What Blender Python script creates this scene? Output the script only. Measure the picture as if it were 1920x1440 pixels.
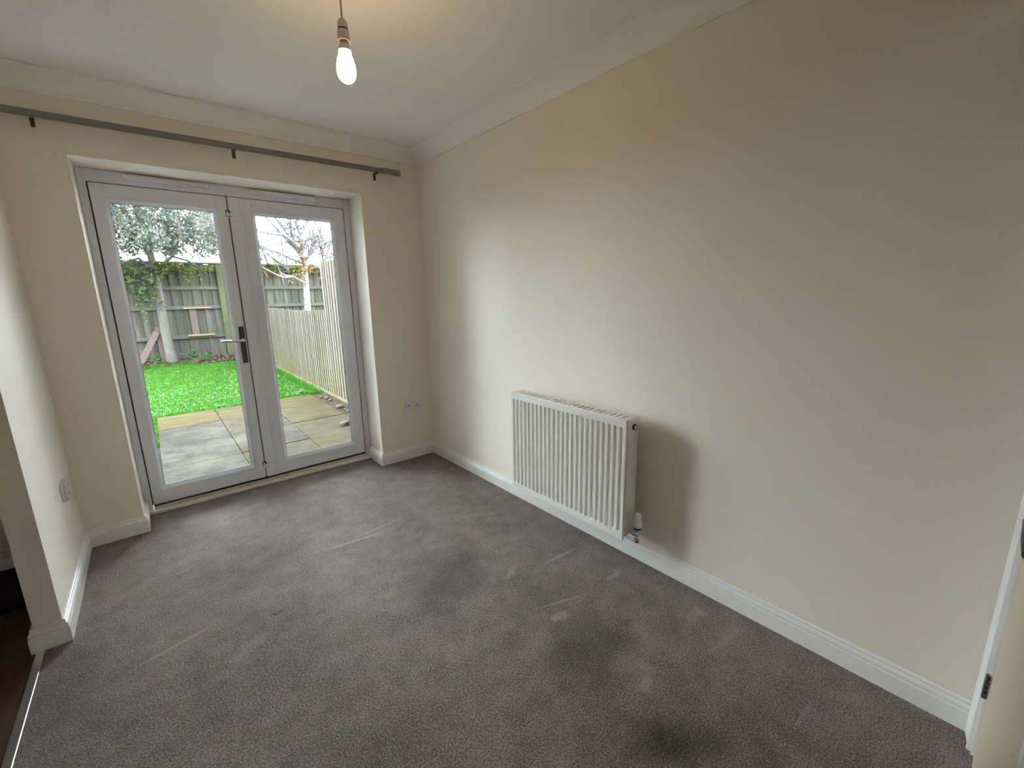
import bpy, bmesh, math, random
import numpy as np
from mathutils import Vector, Matrix

# ------------------------------------------------------------------ reset
for o in list(bpy.data.objects):
    bpy.data.objects.remove(o, do_unlink=True)
scene = bpy.context.scene
COL = scene.collection
random.seed(7)
rng = np.random.default_rng(7)

# ------------------------------------------------------------------ camera
# metres; right wall is X=0, wall with the French doors is Y=0, carpet is Z=0
F_PX, YAW, PITCH, ROLL = 802.66, 0.6968, 0.2077, -0.0186
CAM = Vector((-1.7438, -3.1683, 1.3354))
fw = Vector((math.sin(YAW) * math.cos(PITCH), math.cos(YAW) * math.cos(PITCH), -math.sin(PITCH)))
rt = Vector((math.cos(YAW), -math.sin(YAW), 0))
up = rt.cross(fw)
cr, sr = math.cos(ROLL), math.sin(ROLL)
RT, UP = cr * rt + sr * up, -sr * rt + cr * up
cd = bpy.data.cameras.new('camera')
cam = bpy.data.objects.new('camera', cd)
COL.objects.link(cam)
cam.matrix_world = Matrix(((RT.x, UP.x, -fw.x, CAM.x), (RT.y, UP.y, -fw.y, CAM.y),
                           (RT.z, UP.z, -fw.z, CAM.z), (0, 0, 0, 1)))
cd.sensor_width = 36
cd.lens = F_PX / 1920 * 36
cd.clip_start = 0.01
cd.clip_end = 200
scene.camera = cam


def pix(u, v, axis, val):
    """photo pixel -> point on the axis-aligned plane it lies on"""
    d = RT * ((u - 960) / F_PX) + UP * ((720 - v) / F_PX) + fw
    t = (val - CAM[axis]) / d[axis]
    return CAM + d * t


# ------------------------------------------------------------------ world, light, exposure
world = bpy.data.worlds.new('overcast_sky')
scene.world = world
world.use_nodes = True
bg = world.node_tree.nodes['Background']
bg.inputs[0].default_value = (0.85, 0.95, 1.05, 1)
bg.inputs[1].default_value = 12.0
BULB_STRENGTH = 23.0

vs = scene.view_settings
vs.view_transform = 'Standard'
vs.look = 'None'
vs.gamma = 1
vs.use_curve_mapping = False
vs.exposure = 1.27

# ------------------------------------------------------------------ materials
MATS = {}


def new_mat(name):
    m = bpy.data.materials.new(name)
    m.use_nodes = True
    nt = m.node_tree
    b = nt.nodes['Principled BSDF']
    MATS[name] = m
    return m, nt, b


def N(nt, typ, **kw):
    n = nt.nodes.new(typ)
    for k, v in kw.items():
        setattr(n, k, v)
    return n


def noise(nt, scale, detail=4, rough=0.55, vec=None):
    n = N(nt, 'ShaderNodeTexNoise')
    n.inputs['Scale'].default_value = scale
    n.inputs['Detail'].default_value = detail
    n.inputs['Roughness'].default_value = rough
    if vec is not None:
        nt.links.new(vec, n.inputs['Vector'])
    return n


def ramp(nt, fac, stops):
    r = N(nt, 'ShaderNodeValToRGB')
    cr_ = r.color_ramp
    while len(cr_.elements) < len(stops):
        cr_.elements.new(0.5)
    for e, (p, c) in zip(cr_.elements, stops):
        e.position = p
        e.color = (*c, 1) if len(c) == 3 else c
    nt.links.new(fac, r.inputs['Fac'])
    return r


def objco(nt, scale=(1, 1, 1)):
    tc = N(nt, 'ShaderNodeTexCoord')
    mp = N(nt, 'ShaderNodeMapping')
    mp.inputs['Scale'].default_value = scale
    nt.links.new(tc.outputs['Object'], mp.inputs['Vector'])
    return mp.outputs['Vector']


def worldco(nt, scale=(1, 1, 1)):
    g = N(nt, 'ShaderNodeNewGeometry')
    mp = N(nt, 'ShaderNodeMapping')
    mp.inputs['Scale'].default_value = scale
    nt.links.new(g.outputs['Position'], mp.inputs['Vector'])
    return mp.outputs['Vector']


def bump(nt, b, height, strength, dist=0.002):
    bp = N(nt, 'ShaderNodeBump')
    bp.inputs['Strength'].default_value = strength
    bp.inputs['Distance'].default_value = dist
    nt.links.new(height, bp.inputs['Height'])
    nt.links.new(bp.outputs['Normal'], b.inputs['Normal'])


def simple(name, col, rough=0.5, metal=0.0, var=0.06, nscale=30, bmp=0.0, spec=0.5, bdist=0.001):
    m, nt, b = new_mat(name)
    b.inputs['Roughness'].default_value = rough
    b.inputs['Metallic'].default_value = metal
    b.inputs['Specular IOR Level'].default_value = spec
    co = worldco(nt)
    n = noise(nt, nscale, vec=co)
    lo = tuple(c * (1 - var) for c in col)
    hi = tuple(min(1, c * (1 + var)) for c in col)
    r = ramp(nt, n.outputs['Fac'], [(0.3, lo), (0.7, hi)])
    nt.links.new(r.outputs['Color'], b.inputs['Base Color'])
    if bmp:
        bump(nt, b, n.outputs['Fac'], bmp, bdist)
    return m


simple('wall_paint', (0.885, 0.818, 0.710), 0.75, var=0.012, nscale=3, spec=0.25)
simple('ceiling_paint', (0.92, 0.90, 0.86), 0.85, var=0.012, nscale=4, spec=0.2)
simple('gloss_white', (0.88, 0.865, 0.83), 0.28, var=0.015, nscale=6)
simple('upvc', (0.76, 0.785, 0.835), 0.3, var=0.012, nscale=8)
simple('upvc_seal', (0.03, 0.03, 0.03), 0.6)
simple('cream_sill', (0.62, 0.56, 0.40), 0.5, var=0.12, nscale=25)
simple('radiator_enamel', (0.78, 0.755, 0.68), 0.35, var=0.01, nscale=5)
simple('socket_plastic', (0.74, 0.73, 0.74), 0.3, var=0.01)
simple('socket_hole', (0.02, 0.02, 0.02), 0.6)
simple('chrome', (0.75, 0.76, 0.78), 0.18, 1.0, var=0.02)
simple('dark_bronze', (0.10, 0.085, 0.07), 0.38, 0.75, var=0.15)
simple('black_plastic', (0.015, 0.015, 0.016), 0.4, var=0.05)
simple('brass', (0.42, 0.27, 0.12), 0.35, 0.9, var=0.1)
simple('valve_white', (0.80, 0.76, 0.72), 0.35, var=0.02)
simple('pole_metal', (0.25, 0.225, 0.18), 0.45, 0.2, var=0.08, nscale=60)
simple('cord_white', (0.62, 0.58, 0.52), 0.5, var=0.02)
simple('holder_plastic', (0.66, 0.61, 0.55), 0.45, var=0.02)
simple('bulb_plastic', (0.66, 0.61, 0.55), 0.45, var=0.02)
simple('hinge_steel', (0.10, 0.09, 0.09), 0.45, 0.8, var=0.1)
simple('alu_strip', (0.82, 0.82, 0.82), 0.25, 1.0, var=0.03)
simple('door_paint', (0.64, 0.53, 0.40), 0.4, var=0.015, nscale=4)
simple('mat_black', (0.008, 0.008, 0.009), 0.9, var=0.3, nscale=300, bmp=0.4)
simple('house_brick', (0.16, 0.09, 0.07), 0.9, var=0.2, nscale=20, bmp=0.3)
simple('soil', (0.026, 0.021, 0.013), 0.95, var=0.5, nscale=14, bmp=0.8, bdist=0.02, spec=0.05)
simple('bedding_sand', (0.024, 0.022, 0.011), 0.95, var=0.4, nscale=12, bmp=0.4, spec=0.05)
simple('pebble', (0.055, 0.048, 0.036), 0.9, var=0.25, nscale=25, bmp=0.3, spec=0.1)
simple('new_pine', (0.105, 0.075, 0.040), 0.7, var=0.2, nscale=18)
simple('rusty_timber', (0.050, 0.036, 0.028), 0.9, var=0.3, nscale=25, bmp=0.4)
simple('stick_bark', (0.022, 0.026, 0.022), 0.95, var=0.3, nscale=40, bmp=0.4, spec=0.05)
simple('brown_bark', (0.048, 0.045, 0.036), 0.9, var=0.35, nscale=16, bmp=0.7, bdist=0.006)
simple('twig_bark', (0.07, 0.063, 0.066), 0.9, var=0.25, nscale=20)
simple('dead_leaf', (0.055, 0.036, 0.026), 0.9, var=0.5, nscale=17, spec=0.05)

# glass: clear pane with a Fresnel reflection
m, nt, b = new_mat('glass')
tr = N(nt, 'ShaderNodeBsdfTransparent')
tr.inputs[0].default_value = (0.975, 0.985, 0.98, 1)
gl = N(nt, 'ShaderNodeBsdfGlossy')
gl.inputs['Roughness'].default_value = 0.004
gl.inputs['Color'].default_value = (1, 1, 1, 1)
fr = N(nt, 'ShaderNodeFresnel')
fr.inputs['IOR'].default_value = 1.45
mx = N(nt, 'ShaderNodeMixShader')
nt.links.new(fr.outputs[0], mx.inputs[0])
nt.links.new(tr.outputs[0], mx.inputs[1])
nt.links.new(gl.outputs[0], mx.inputs[2])
nt.links.new(mx.outputs[0], nt.nodes['Material Output'].inputs['Surface'])

# lit bulb
m, nt, b = new_mat('bulb_glass')
em = N(nt, 'ShaderNodeEmission')
em.inputs[0].default_value = (1.0, 0.66, 0.35, 1)
em.inputs[1].default_value = BULB_STRENGTH
nt.links.new(em.outputs[0], nt.nodes['Material Output'].inputs['Surface'])

# carpet: short loop pile, mottled, with pale scuffs, dark damp stains and pressed-in creases
m, nt, b = new_mat('carpet')
b.inputs['Roughness'].default_value = 0.95
b.inputs['Specular IOR Level'].default_value = 0.1
b.inputs['Sheen Weight'].default_value = 0.25
b.inputs['Sheen Tint'].default_value = (1.0, 0.92, 0.86, 1)
b.inputs['Sheen Roughness'].default_value = 0.45
co = worldco(nt)
big = noise(nt, 2.2, 6, 0.62, co)
mid = noise(nt, 11, 5, 0.65, co)
fine = noise(nt, 170, 2, 0.6, co)
vfine = noise(nt, 420, 1, 0.5, co)


def math_node(op, a, bb=None, clamp=False):
    n = N(nt, 'ShaderNodeMath', operation=op, use_clamp=clamp)
    for i, x in enumerate((a, bb)):
        if x is None:
            continue
        if isinstance(x, (int, float)):
            n.inputs[i].default_value = x
        else:
            nt.links.new(x, n.inputs[i])
    return n.outputs[0]


warp = N(nt, 'ShaderNodeVectorMath', operation='MULTIPLY_ADD')
nt.links.new(noise(nt, 9, 4, 0.6, co).outputs['Color'], warp.inputs[0])
warp.inputs[1].default_value = (0.16, 0.16, 0)
nt.links.new(co, warp.inputs[2])


def blot(u, v, rx, ry, ang=0.0, soft=0.9):
    p = pix(u, v, 2, 0)
    mp = N(nt, 'ShaderNodeMapping', vector_type='TEXTURE')
    mp.inputs['Location'].default_value = (p.x + 0.08, p.y + 0.08, 0)
    mp.inputs['Rotation'].default_value = (0, 0, ang)
    mp.inputs['Scale'].default_value = (rx, ry, 1)
    nt.links.new(warp.outputs[0], mp.inputs['Vector'])
    ln = N(nt, 'ShaderNodeVectorMath', operation='LENGTH')
    nt.links.new(mp.outputs[0], ln.inputs[0])
    mr = N(nt, 'ShaderNodeMapRange', interpolation_type='SMOOTHSTEP')
    mr.inputs['From Min'].default_value = 1.0
    mr.inputs['From Max'].default_value = 1.0 - soft
    nt.links.new(ln.outputs['Value'], mr.inputs['Value'])
    return mr.outputs[0]


def streak(u0, v0, u1, v1, w):
    a, c = pix(u0, v0, 2, 0), pix(u1, v1, 2, 0)
    d = c - a
    mp = N(nt, 'ShaderNodeMapping', vector_type='TEXTURE')
    mp.inputs['Location'].default_value = ((a.x + c.x) / 2, (a.y + c.y) / 2, 0)
    mp.inputs['Rotation'].default_value = (0, 0, math.atan2(d.y, d.x))
    mp.inputs['Scale'].default_value = (d.length / 2, w, 1)
    nt.links.new(co, mp.inputs['Vector'])
    ln = N(nt, 'ShaderNodeVectorMath', operation='LENGTH')
    nt.links.new(mp.outputs[0], ln.inputs[0])
    mr = N(nt, 'ShaderNodeMapRange', interpolation_type='SMOOTHSTEP')
    mr.inputs['From Min'].default_value = 1.0
    mr.inputs['From Max'].default_value = 0.2
    nt.links.new(ln.outputs['Value'], mr.inputs['Value'])
    return mr.outputs[0]


tot = math_node('MULTIPLY_ADD', big.outputs['Fac'], 0.5)
nt.nodes[-1].inputs[2].default_value = -0.36
tot = math_node('ADD', tot, math_node('MULTIPLY', mid.outputs['Fac'], 0.40))
tot = math_node('ADD', tot, math_node('MULTIPLY', fine.outputs['Fac'], 1.25))
tot = math_node('ADD', tot, math_node('MULTIPLY', vfine.outputs['Fac'], 0.7))
for args, k in [((1110, 1212, 0.26, 0.20, 0.3), -0.22), ((1268, 1395, 0.10, 0.22, 0.9), -0.30),
                ((840, 1075, 0.42, 0.30, 0.6), -0.14),
                ((1230, 1372, 0.035, 0.02, 0.4), -0.12), ((517, 1147, 0.022, 0.014, 0.2), -0.35),
                ((1054, 1158, 0.055, 0.035, 0.4), 0.36), ((1214, 1270, 0.08, 0.04, 0.3), 0.24),
                ((1152, 1076, 0.075, 0.03, 0.1), 0.30), ((1304, 1152, 0.07, 0.03, 0.2), 0.26),
                ((812, 890, 0.030, 0.02, 0.2), 0.5), ((848, 879, 0.030, 0.02, 0.2), 0.5),
                ((470, 1210, 0.09, 0.05, 0.4), 0.08), ((960, 1080, 0.06, 0.04, 0.4), 0.25)]:
    tot = math_node('ADD', tot, math_node('MULTIPLY', blot(*args), k))
for args, k in [((225, 1268, 418, 1162, 0.014), 0.36), ((585, 1040, 742, 990, 0.016), 0.26),
                ((640, 1020, 760, 968, 0.012), 0.22), ((1010, 1062, 1092, 1022, 0.012), 0.26),
                ((1310, 1240, 1400, 1170, 0.016), 0.14), ((1480, 1385, 1530, 1300, 0.012), 0.10),
                ((980, 1150, 1110, 1110, 0.010), 0.18)]:
    tot = math_node('ADD', tot, math_node('MULTIPLY', streak(*args), k))
r = ramp(nt, math_node('MULTIPLY', tot, 0.8), [(0.42, (0.024, 0.0195, 0.0165)), (0.80, (0.138, 0.114, 0.101)),
                                               (1.0, (0.30, 0.255, 0.23))])
nt.links.new(r.outputs['Color'], b.inputs['Base Color'])
bump(nt, b, math_node('ADD', fine.outputs['Fac'], math_node('MULTIPLY', vfine.outputs['Fac'], 0.6)), 0.5, 0.004)

# dark laminate of the adjoining room
m, nt, b = new_mat('dark_laminate')
b.inputs['Roughness'].default_value = 0.4
n_ = noise(nt, 6, 6, 0.6, worldco(nt, (9, 0.7, 1)))
r = ramp(nt, n_.outputs['Fac'], [(0.3, (0.045, 0.018, 0.009)), (0.75, (0.10, 0.045, 0.022))])
nt.links.new(r.outputs['Color'], b.inputs['Base Color'])


def board_mat(name, lo, hi, moss, moss_top, moss_amt, tint=0.35):
    m, nt, b = new_mat(name)
    b.inputs['Roughness'].default_value = 0.92
    b.inputs['Specular IOR Level'].default_value = 0.15
    g = N(nt, 'ShaderNodeNewGeometry')
    oi = N(nt, 'ShaderNodeObjectInfo')
    add = N(nt, 'ShaderNodeVectorMath', operation='MULTIPLY_ADD')
    nt.links.new(oi.outputs['Random'], add.inputs[0])
    add.inputs[1].default_value = (7, 3, 11)
    nt.links.new(g.outputs['Position'], add.inputs[2])
    mp = N(nt, 'ShaderNodeMapping')
    mp.inputs['Scale'].default_value = (26, 26, 1.5)
    nt.links.new(add.outputs[0], mp.inputs['Vector'])
    n1 = noise(nt, 1.0, 6, 0.65, mp.outputs[0])
    r1 = ramp(nt, n1.outputs['Fac'], [(0.3, lo), (0.72, hi)])
    hv = N(nt, 'ShaderNodeHueSaturation')
    mr = N(nt, 'ShaderNodeMapRange')
    mr.inputs['To Min'].default_value = 1 - tint
    mr.inputs['To Max'].default_value = 1 + tint
    nt.links.new(oi.outputs['Random'], mr.inputs['Value'])
    nt.links.new(mr.outputs[0], hv.inputs['Value'])
    nt.links.new(r1.outputs['Color'], hv.inputs['Color'])
    n2 = noise(nt, 2.3, 4, 0.6, g.outputs['Position'])
    sep = N(nt, 'ShaderNodeSeparateXYZ')
    nt.links.new(g.outputs['Position'], sep.inputs[0])
    m2 = N(nt, 'ShaderNodeMapRange')
    m2.inputs['From Min'].default_value = moss_top
    m2.inputs['From Max'].default_value = moss_top - 0.9
    nt.links.new(sep.outputs['Z'], m2.inputs['Value'])
    mu = N(nt, 'ShaderNodeMath', operation='MULTIPLY')
    nt.links.new(m2.outputs[0], mu.inputs[0])
    r2 = ramp(nt, n2.outputs['Fac'], [(0.35, (0, 0, 0)), (0.65, (moss_amt,) * 3)])
    nt.links.new(r2.outputs['Color'], mu.inputs[1])
    mixc = N(nt, 'ShaderNodeMix', data_type='RGBA')
    nt.links.new(mu.outputs[0], mixc.inputs[0])
    nt.links.new(hv.outputs[0], mixc.inputs[6])
    mixc.inputs[7].default_value = (*moss, 1)
    nt.links.new(mixc.outputs[2], b.inputs['Base Color'])
    bump(nt, b, n1.outputs['Fac'], 0.5, 0.004)
    return m


board_mat('old_board', (0.018, 0.0155, 0.013), (0.074, 0.066, 0.057), (0.036, 0.046, 0.026), 3.2, 0.55)
board_mat('old_rail', (0.034, 0.033, 0.027), (0.062, 0.060, 0.050), (0.050, 0.060, 0.032), 3.2, 0.6, 0.1)
board_mat('mossy_post', (0.036, 0.037, 0.023), (0.058, 0.060, 0.036), (0.048, 0.056, 0.022), 3.2, 0.8, 0.1)
board_mat('pale_board', (0.052, 0.045, 0.034), (0.100, 0.088, 0.072), (0.070, 0.066, 0.022), 0.75, 1.0, 0.16)

# paving
m, nt, b = new_mat('paving')
b.inputs['Roughness'].default_value = 0.95
b.inputs['Specular IOR Level'].default_value = 0.03
g = N(nt, 'ShaderNodeNewGeometry')
oi = N(nt, 'ShaderNodeObjectInfo')
n1 = noise(nt, 3.2, 6, 0.6, g.outputs['Position'])
mp = N(nt, 'ShaderNodeMapping')
mp.inputs['Scale'].default_value = (2.0, 9.0, 1)
mp.inputs['Rotation'].default_value = (0, 0, 0.35)
nt.links.new(g.outputs['Position'], mp.inputs['Vector'])
n2 = noise(nt, 1.2, 5, 0.6, mp.outputs[0])
base = ramp(nt, n1.outputs['Fac'], [(0.4, (0.019, 0.0195, 0.0185)), (0.62, (0.044, 0.042, 0.034))])
sand = ramp(nt, n2.outputs['Fac'], [(0.36, (0.040, 0.036, 0.010)), (0.47, (0.036, 0.027, 0.012)), (0.62, (0.052, 0.044, 0.025))])
mixc = N(nt, 'ShaderNodeMix', data_type='RGBA')
attr = N(nt, 'ShaderNodeObjectInfo')
nt.links.new(attr.outputs['Color'], mixc.inputs[0])
nt.links.new(base.outputs[0], mixc.inputs[6])
nt.links.new(sand.outputs[0], mixc.inputs[7])
spk = noise(nt, 38, 3, 0.6, g.outputs['Position'])
mx2 = N(nt, 'ShaderNodeMix', data_type='RGBA', blend_type='MULTIPLY')
mx2.inputs[0].default_value = 0.75
nt.links.new(mixc.outputs[2], mx2.inputs[6])
rs = ramp(nt, spk.outputs['Fac'], [(0.28, (0.35, 0.35, 0.35)), (0.5, (1, 1, 1))])
nt.links.new(rs.outputs[0], mx2.inputs[7])
nt.links.new(mx2.outputs[2], b.inputs['Base Color'])
bump(nt, b, n1.outputs['Fac'], 0.4, 0.006)


def leaf_mat(name, stops, scale=7.0):
    m, nt, b = new_mat(name)
    b.inputs['Roughness'].default_value = 0.7
    b.inputs['Specular IOR Level'].default_value = 0.05
    n_ = noise(nt, scale, 3, 0.7, worldco(nt))
    wn = N(nt, 'ShaderNodeTexWhiteNoise', noise_dimensions='3D')
    sn = N(nt, 'ShaderNodeVectorMath', operation='SNAP')
    sn.inputs[1].default_value = (0.07, 0.07, 0.07)
    nt.links.new(worldco(nt), sn.inputs[0])
    nt.links.new(sn.outputs[0], wn.inputs['Vector'])
    mi = N(nt, 'ShaderNodeMath', operation='MULTIPLY_ADD')
    nt.links.new(wn.outputs['Value'], mi.inputs[0])
    mi.inputs[1].default_value = 0.5
    sub = N(nt, 'ShaderNodeMath', operation='MULTIPLY')
    nt.links.new(n_.outputs['Fac'], sub.inputs[0])
    sub.inputs[1].default_value = 0.5
    nt.links.new(sub.outputs[0], mi.inputs[2])
    r = ramp(nt, mi.outputs[0], stops)
    dif = N(nt, 'ShaderNodeBsdfTranslucent')
    nt.links.new(r.outputs[0], b.inputs['Base Color'])
    nt.links.new(r.outputs[0], dif.inputs[0])
    ms = N(nt, 'ShaderNodeMixShader')
    ms.inputs[0].default_value = 0.4
    nt.links.new(b.outputs[0], ms.inputs[1])
    nt.links.new(dif.outputs[0], ms.inputs[2])
    nt.links.new(ms.outputs[0], nt.nodes['Material Output'].inputs['Surface'])
    return m


leaf_mat('crown_leaf', [(0.2, (0.06, 0.078, 0.066)), (0.55, (0.085, 0.098, 0.085)), (0.8, (0.12, 0.11, 0.06))])
leaf_mat('green_leaf', [(0.2, (0.032, 0.048, 0.027)), (0.55, (0.055, 0.075, 0.036)), (0.85, (0.090, 0.098, 0.03))])
leaf_mat('lime_leaf', [(0.2, (0.035, 0.052, 0.014)), (0.55, (0.065, 0.085, 0.02)), (0.85, (0.12, 0.10, 0.016))])
leaf_mat('autumn_leaf', [(0.2, (0.075, 0.07, 0.04)), (0.5, (0.13, 0.09, 0.04)), (0.8, (0.15, 0.075, 0.024))])
leaf_mat('weed_leaf', [(0.2, (0.022, 0.05, 0.02)), (0.7, (0.05, 0.10, 0.035))], 11)
leaf_mat('grass_blade', [(0.15, (0.017, 0.070, 0.005)), (0.5, (0.029, 0.100, 0.008)), (0.85, (0.050, 0.135, 0.014))], 2.2)
simple('lawn_soil', (0.018, 0.060, 0.009), 0.95, var=0.35, nscale=9, bmp=0.6, bdist=0.02)

# birch bark: white with dark horizontal flecks
m, nt, b = new_mat('birch_bark')
b.inputs['Roughness'].default_value = 0.85
n1 = noise(nt, 1.0, 4, 0.7, worldco(nt, (6, 6, 30)))
r = ramp(nt, n1.outputs['Fac'], [(0.36, (0.03, 0.028, 0.022)), (0.46, (0.10, 0.098, 0.086)), (0.8, (0.145, 0.14, 0.125))])
nt.links.new(r.outputs[0], b.inputs['Base Color'])


# ------------------------------------------------------------------ mesh builder
class MB:
    def __init__(s):
        s.v, s.f = [], []

    def add(s, vs_, fs):
        o = len(s.v)
        s.v += [tuple(v) for v in vs_]
        s.f += [tuple(i + o for i in f) for f in fs]
        return s

    def box(s, x0, x1, y0, y1, z0, z1, ch=0.0):
        if ch <= 0:
            vs_ = [(x, y, z) for x in (x0, x1) for y in (y0, y1) for z in (z0, z1)]
            fs = [(0, 1, 3, 2), (4, 6, 7, 5), (0, 4, 5, 1), (2, 3, 7, 6), (0, 2, 6, 4), (1, 5, 7, 3)]
            return s.add(vs_, fs)
        bm = bmesh.new()
        bmesh.ops.create_cube(bm, size=1)
        for v in bm.verts:
            v.co = Vector(((x0 + x1) / 2 + v.co.x * (x1 - x0), (y0 + y1) / 2 + v.co.y * (y1 - y0),
                           (z0 + z1) / 2 + v.co.z * (z1 - z0)))
        bmesh.ops.bevel(bm, geom=bm.edges[:], offset=ch, segments=2, affect='EDGES', profile=0.5)
        bm.verts.index_update()
        s.add([v.co for v in bm.verts], [[v.index for v in f.verts] for f in bm.faces])
        bm.free()
        return s

    def tube(s, pts, radii, n=8, cap=True):
        pts = [Vector(p) for p in pts]
        if isinstance(radii, (int, float)):
            radii = [radii] * len(pts)
        rings = []
        ref = Vector((0.123, 0.456, 0.88)).normalized()
        for i, p in enumerate(pts):
            d = (pts[min(i + 1, len(pts) - 1)] - pts[max(i - 1, 0)])
            d = d.normalized() if d.length > 1e-9 else Vector((0, 0, 1))
            a = d.cross(ref)
            if a.length < 1e-3:
                a = d.cross(Vector((1, 0, 0)))
            a.normalize()
            c = d.cross(a)
            rings.append([p + (a * math.cos(2 * math.pi * k / n) + c * math.sin(2 * math.pi * k / n)) * radii[i]
                          for k in range(n)])
        vs_ = [v for r_ in rings for v in r_]
        fs = []
        for i in range(len(pts) - 1):
            for k in range(n):
                k2 = (k + 1) % n
                fs.append((i * n + k, i * n + k2, (i + 1) * n + k2, (i + 1) * n + k))
        if cap:
            fs.append(tuple(range(n))[::-1])
            fs.append(tuple((len(pts) - 1) * n + k for k in range(n)))
        return s.add(vs_, fs)

    def lathe(s, c, prof, n=24, axis='z'):
        """prof: list of (r, h) along axis from point c"""
        c = Vector(c)
        vs_, fs = [], []
        for (r_, h) in prof:
            for k in range(n):
                a = 2 * math.pi * k / n
                x, y = r_ * math.cos(a), r_ * math.sin(a)
                vs_.append(c + (Vector((x, y, h)) if axis == 'z' else Vector((h, x, y)) if axis == 'x' else Vector((x, h, y))))
        for i in range(len(prof) - 1):
            for k in range(n):
                k2 = (k + 1) % n
                fs.append((i * n + k, i * n + k2, (i + 1) * n + k2, (i + 1) * n + k))
        fs.append(tuple(range(n))[::-1])
        fs.append(tuple((len(prof) - 1) * n + k for k in range(n)))
        return s.add(vs_, fs)

    def build(s, name, mat, parent=None, smooth=False, origin=None, fix=True):
        off = Vector((0, 0, 0))
        if parent is not None:
            q, off = parent, Vector((0, 0, 0))
            while q is not None:
                off += q.location
                q = q.parent
        org = Vector(origin) if origin is not None else off
        me = bpy.data.meshes.new(name)
        me.from_pydata([(v[0] - org.x, v[1] - org.y, v[2] - org.z) for v in s.v], [], s.f)
        if fix:
            bm = bmesh.new()
            bm.from_mesh(me)
            bmesh.ops.recalc_face_normals(bm, faces=bm.faces)
            bm.to_mesh(me)
            bm.free()
        me.materials.append(MATS[mat])
        if smooth:
            me.polygons.foreach_set('use_smooth', [True] * len(me.polygons))
            try:
                me.set_sharp_from_angle(angle=math.radians(40))
            except Exception:
                pass
        o = bpy.data.objects.new(name, me)
        COL.objects.link(o)
        if parent is not None:
            o.parent = parent
        o.location = org - off
        return o


def tag(o, label, cat, group=None, kind=None):
    o['label'] = label
    o['category'] = cat
    if group:
        o['group'] = group
    if kind:
        o['kind'] = kind
    return o


def empty(name, loc, label, cat, group=None, kind=None):
    o = bpy.data.objects.new(name, None)
    o.empty_display_size = 0.1
    COL.objects.link(o)
    o.location = loc
    return tag(o, label, cat, group, kind)


# ------------------------------------------------------------------ room dimensions
XO0, XO1, ZT, FD = -1.931, -0.459, 2.049, 0.249      # French door opening and depth to the frame
XL, NIB_Y, NIB_T = -2.181, -0.862, 0.080             # left wall, end of the short wall
YF = -3.25                                            # wall behind the camera
ZC = 2.395                                            # ceiling
GZ = -0.15                                            # patio and lawn level

# ------------------------------------------------------------------ structure
w = MB()
w.box(-8, XO0, 0, 0.36, -0.2, 5.2).box(XO1, 5, 0, 0.36, -0.2, 5.2).box(XO0, XO1, 0, 0.36, ZT, 5.2)
tag(w.build('wall_back', 'wall_paint'), 'cream painted wall around the French doors', 'wall', kind='structure')
tag(MB().box(0, 0.16, YF - 0.3, 0, 0, ZC).build('wall_right', 'wall_paint'),
    'long cream painted wall behind the radiator', 'wall', kind='structure')
w = MB().box(XL - NIB_T, XL, NIB_Y, 0, 0, ZC).box(XL - NIB_T, XL, YF, NIB_Y, 2.10, ZC)
tag(w.build('wall_left', 'wall_paint'), 'short cream wall ending beside the dark wood floor', 'wall', kind='structure')
DX0, DX1 = -1.010, -0.100                            # doorway behind the camera
w = MB().box(-5.0, DX0 - 0.03, YF - 0.12, YF, 0, ZC).box(DX1 + 0.03, 0, YF - 0.12, YF, 0, ZC)
w.box(DX0 - 0.03, DX1 + 0.03, YF - 0.12, YF, 2.02, ZC)
tag(w.build('wall_front', 'wall_paint'), 'cream wall holding the closed cream door', 'wall', kind='structure')
tag(MB().box(-5.15, -5.0, YF - 0.12, 0, 0, ZC).build('wall_far_left', 'wall_paint'),
    'far cream wall of the adjoining dark room', 'wall', kind='structure')
tag(MB().box(-5.15, 0.16, YF - 0.3, 0, ZC, ZC + 0.2).build('ceiling', 'ceiling_paint'),
    'white painted ceiling above the hanging bulb', 'ceiling', kind='structure')
tag(MB().box(-2.252, 0, YF - 0.3, 0, -0.1, 0).box(XO0, XO1, 0, 0.33, -0.1, 0).build('floor', 'carpet'),
    'worn grey brown carpet with dark stains and pale scuffs', 'carpet', kind='structure')
tag(MB().box(-5.0, -2.252, YF, 0, -0.1, -0.002).build('floor_adjoining', 'dark_laminate'),
    'dark brown wood floor of the adjoining room', 'floor', kind='structure')


def sweep(path, prof, names, mat, flip=1, labels=None, cat='skirting'):
    """mitred profile (d into room, z) run along a plan path, one object per straight run"""
    P = [Vector((x, y)) for x, y in path]
    n = len(P)
    nor = []
    for i in range(n - 1):
        d = (P[i + 1] - P[i]).normalized()
        nor.append(Vector((-d.y, d.x)))
    mit = []
    for i in range(n):
        if i == 0:
            mit.append(nor[0])
        elif i == n - 1:
            mit.append(nor[-1])
        else:
            a, c = nor[i - 1], nor[i]
            mit.append((a + c) / (1 + a.dot(c)))
    out = []
    for i in range(n - 1):
        if names[i] is None:
            continue
        k = len(prof)
        vs_ = [(P[j].x + mit[j].x * d, P[j].y + mit[j].y * d, z) for j in (i, i + 1) for d, z in prof]
        fs = [(q, q + 1, k + q + 1, k + q) for q in range(k - 1)]
        fs += [(k - 1, 0, k, 2 * k - 1), tuple(range(k))[::-1], tuple(range(k, 2 * k))]
        o = MB().add(vs_, fs).build(names[i], mat)
        tag(o, labels[i], cat, kind='structure')
        out.append(o)
    return out


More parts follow.
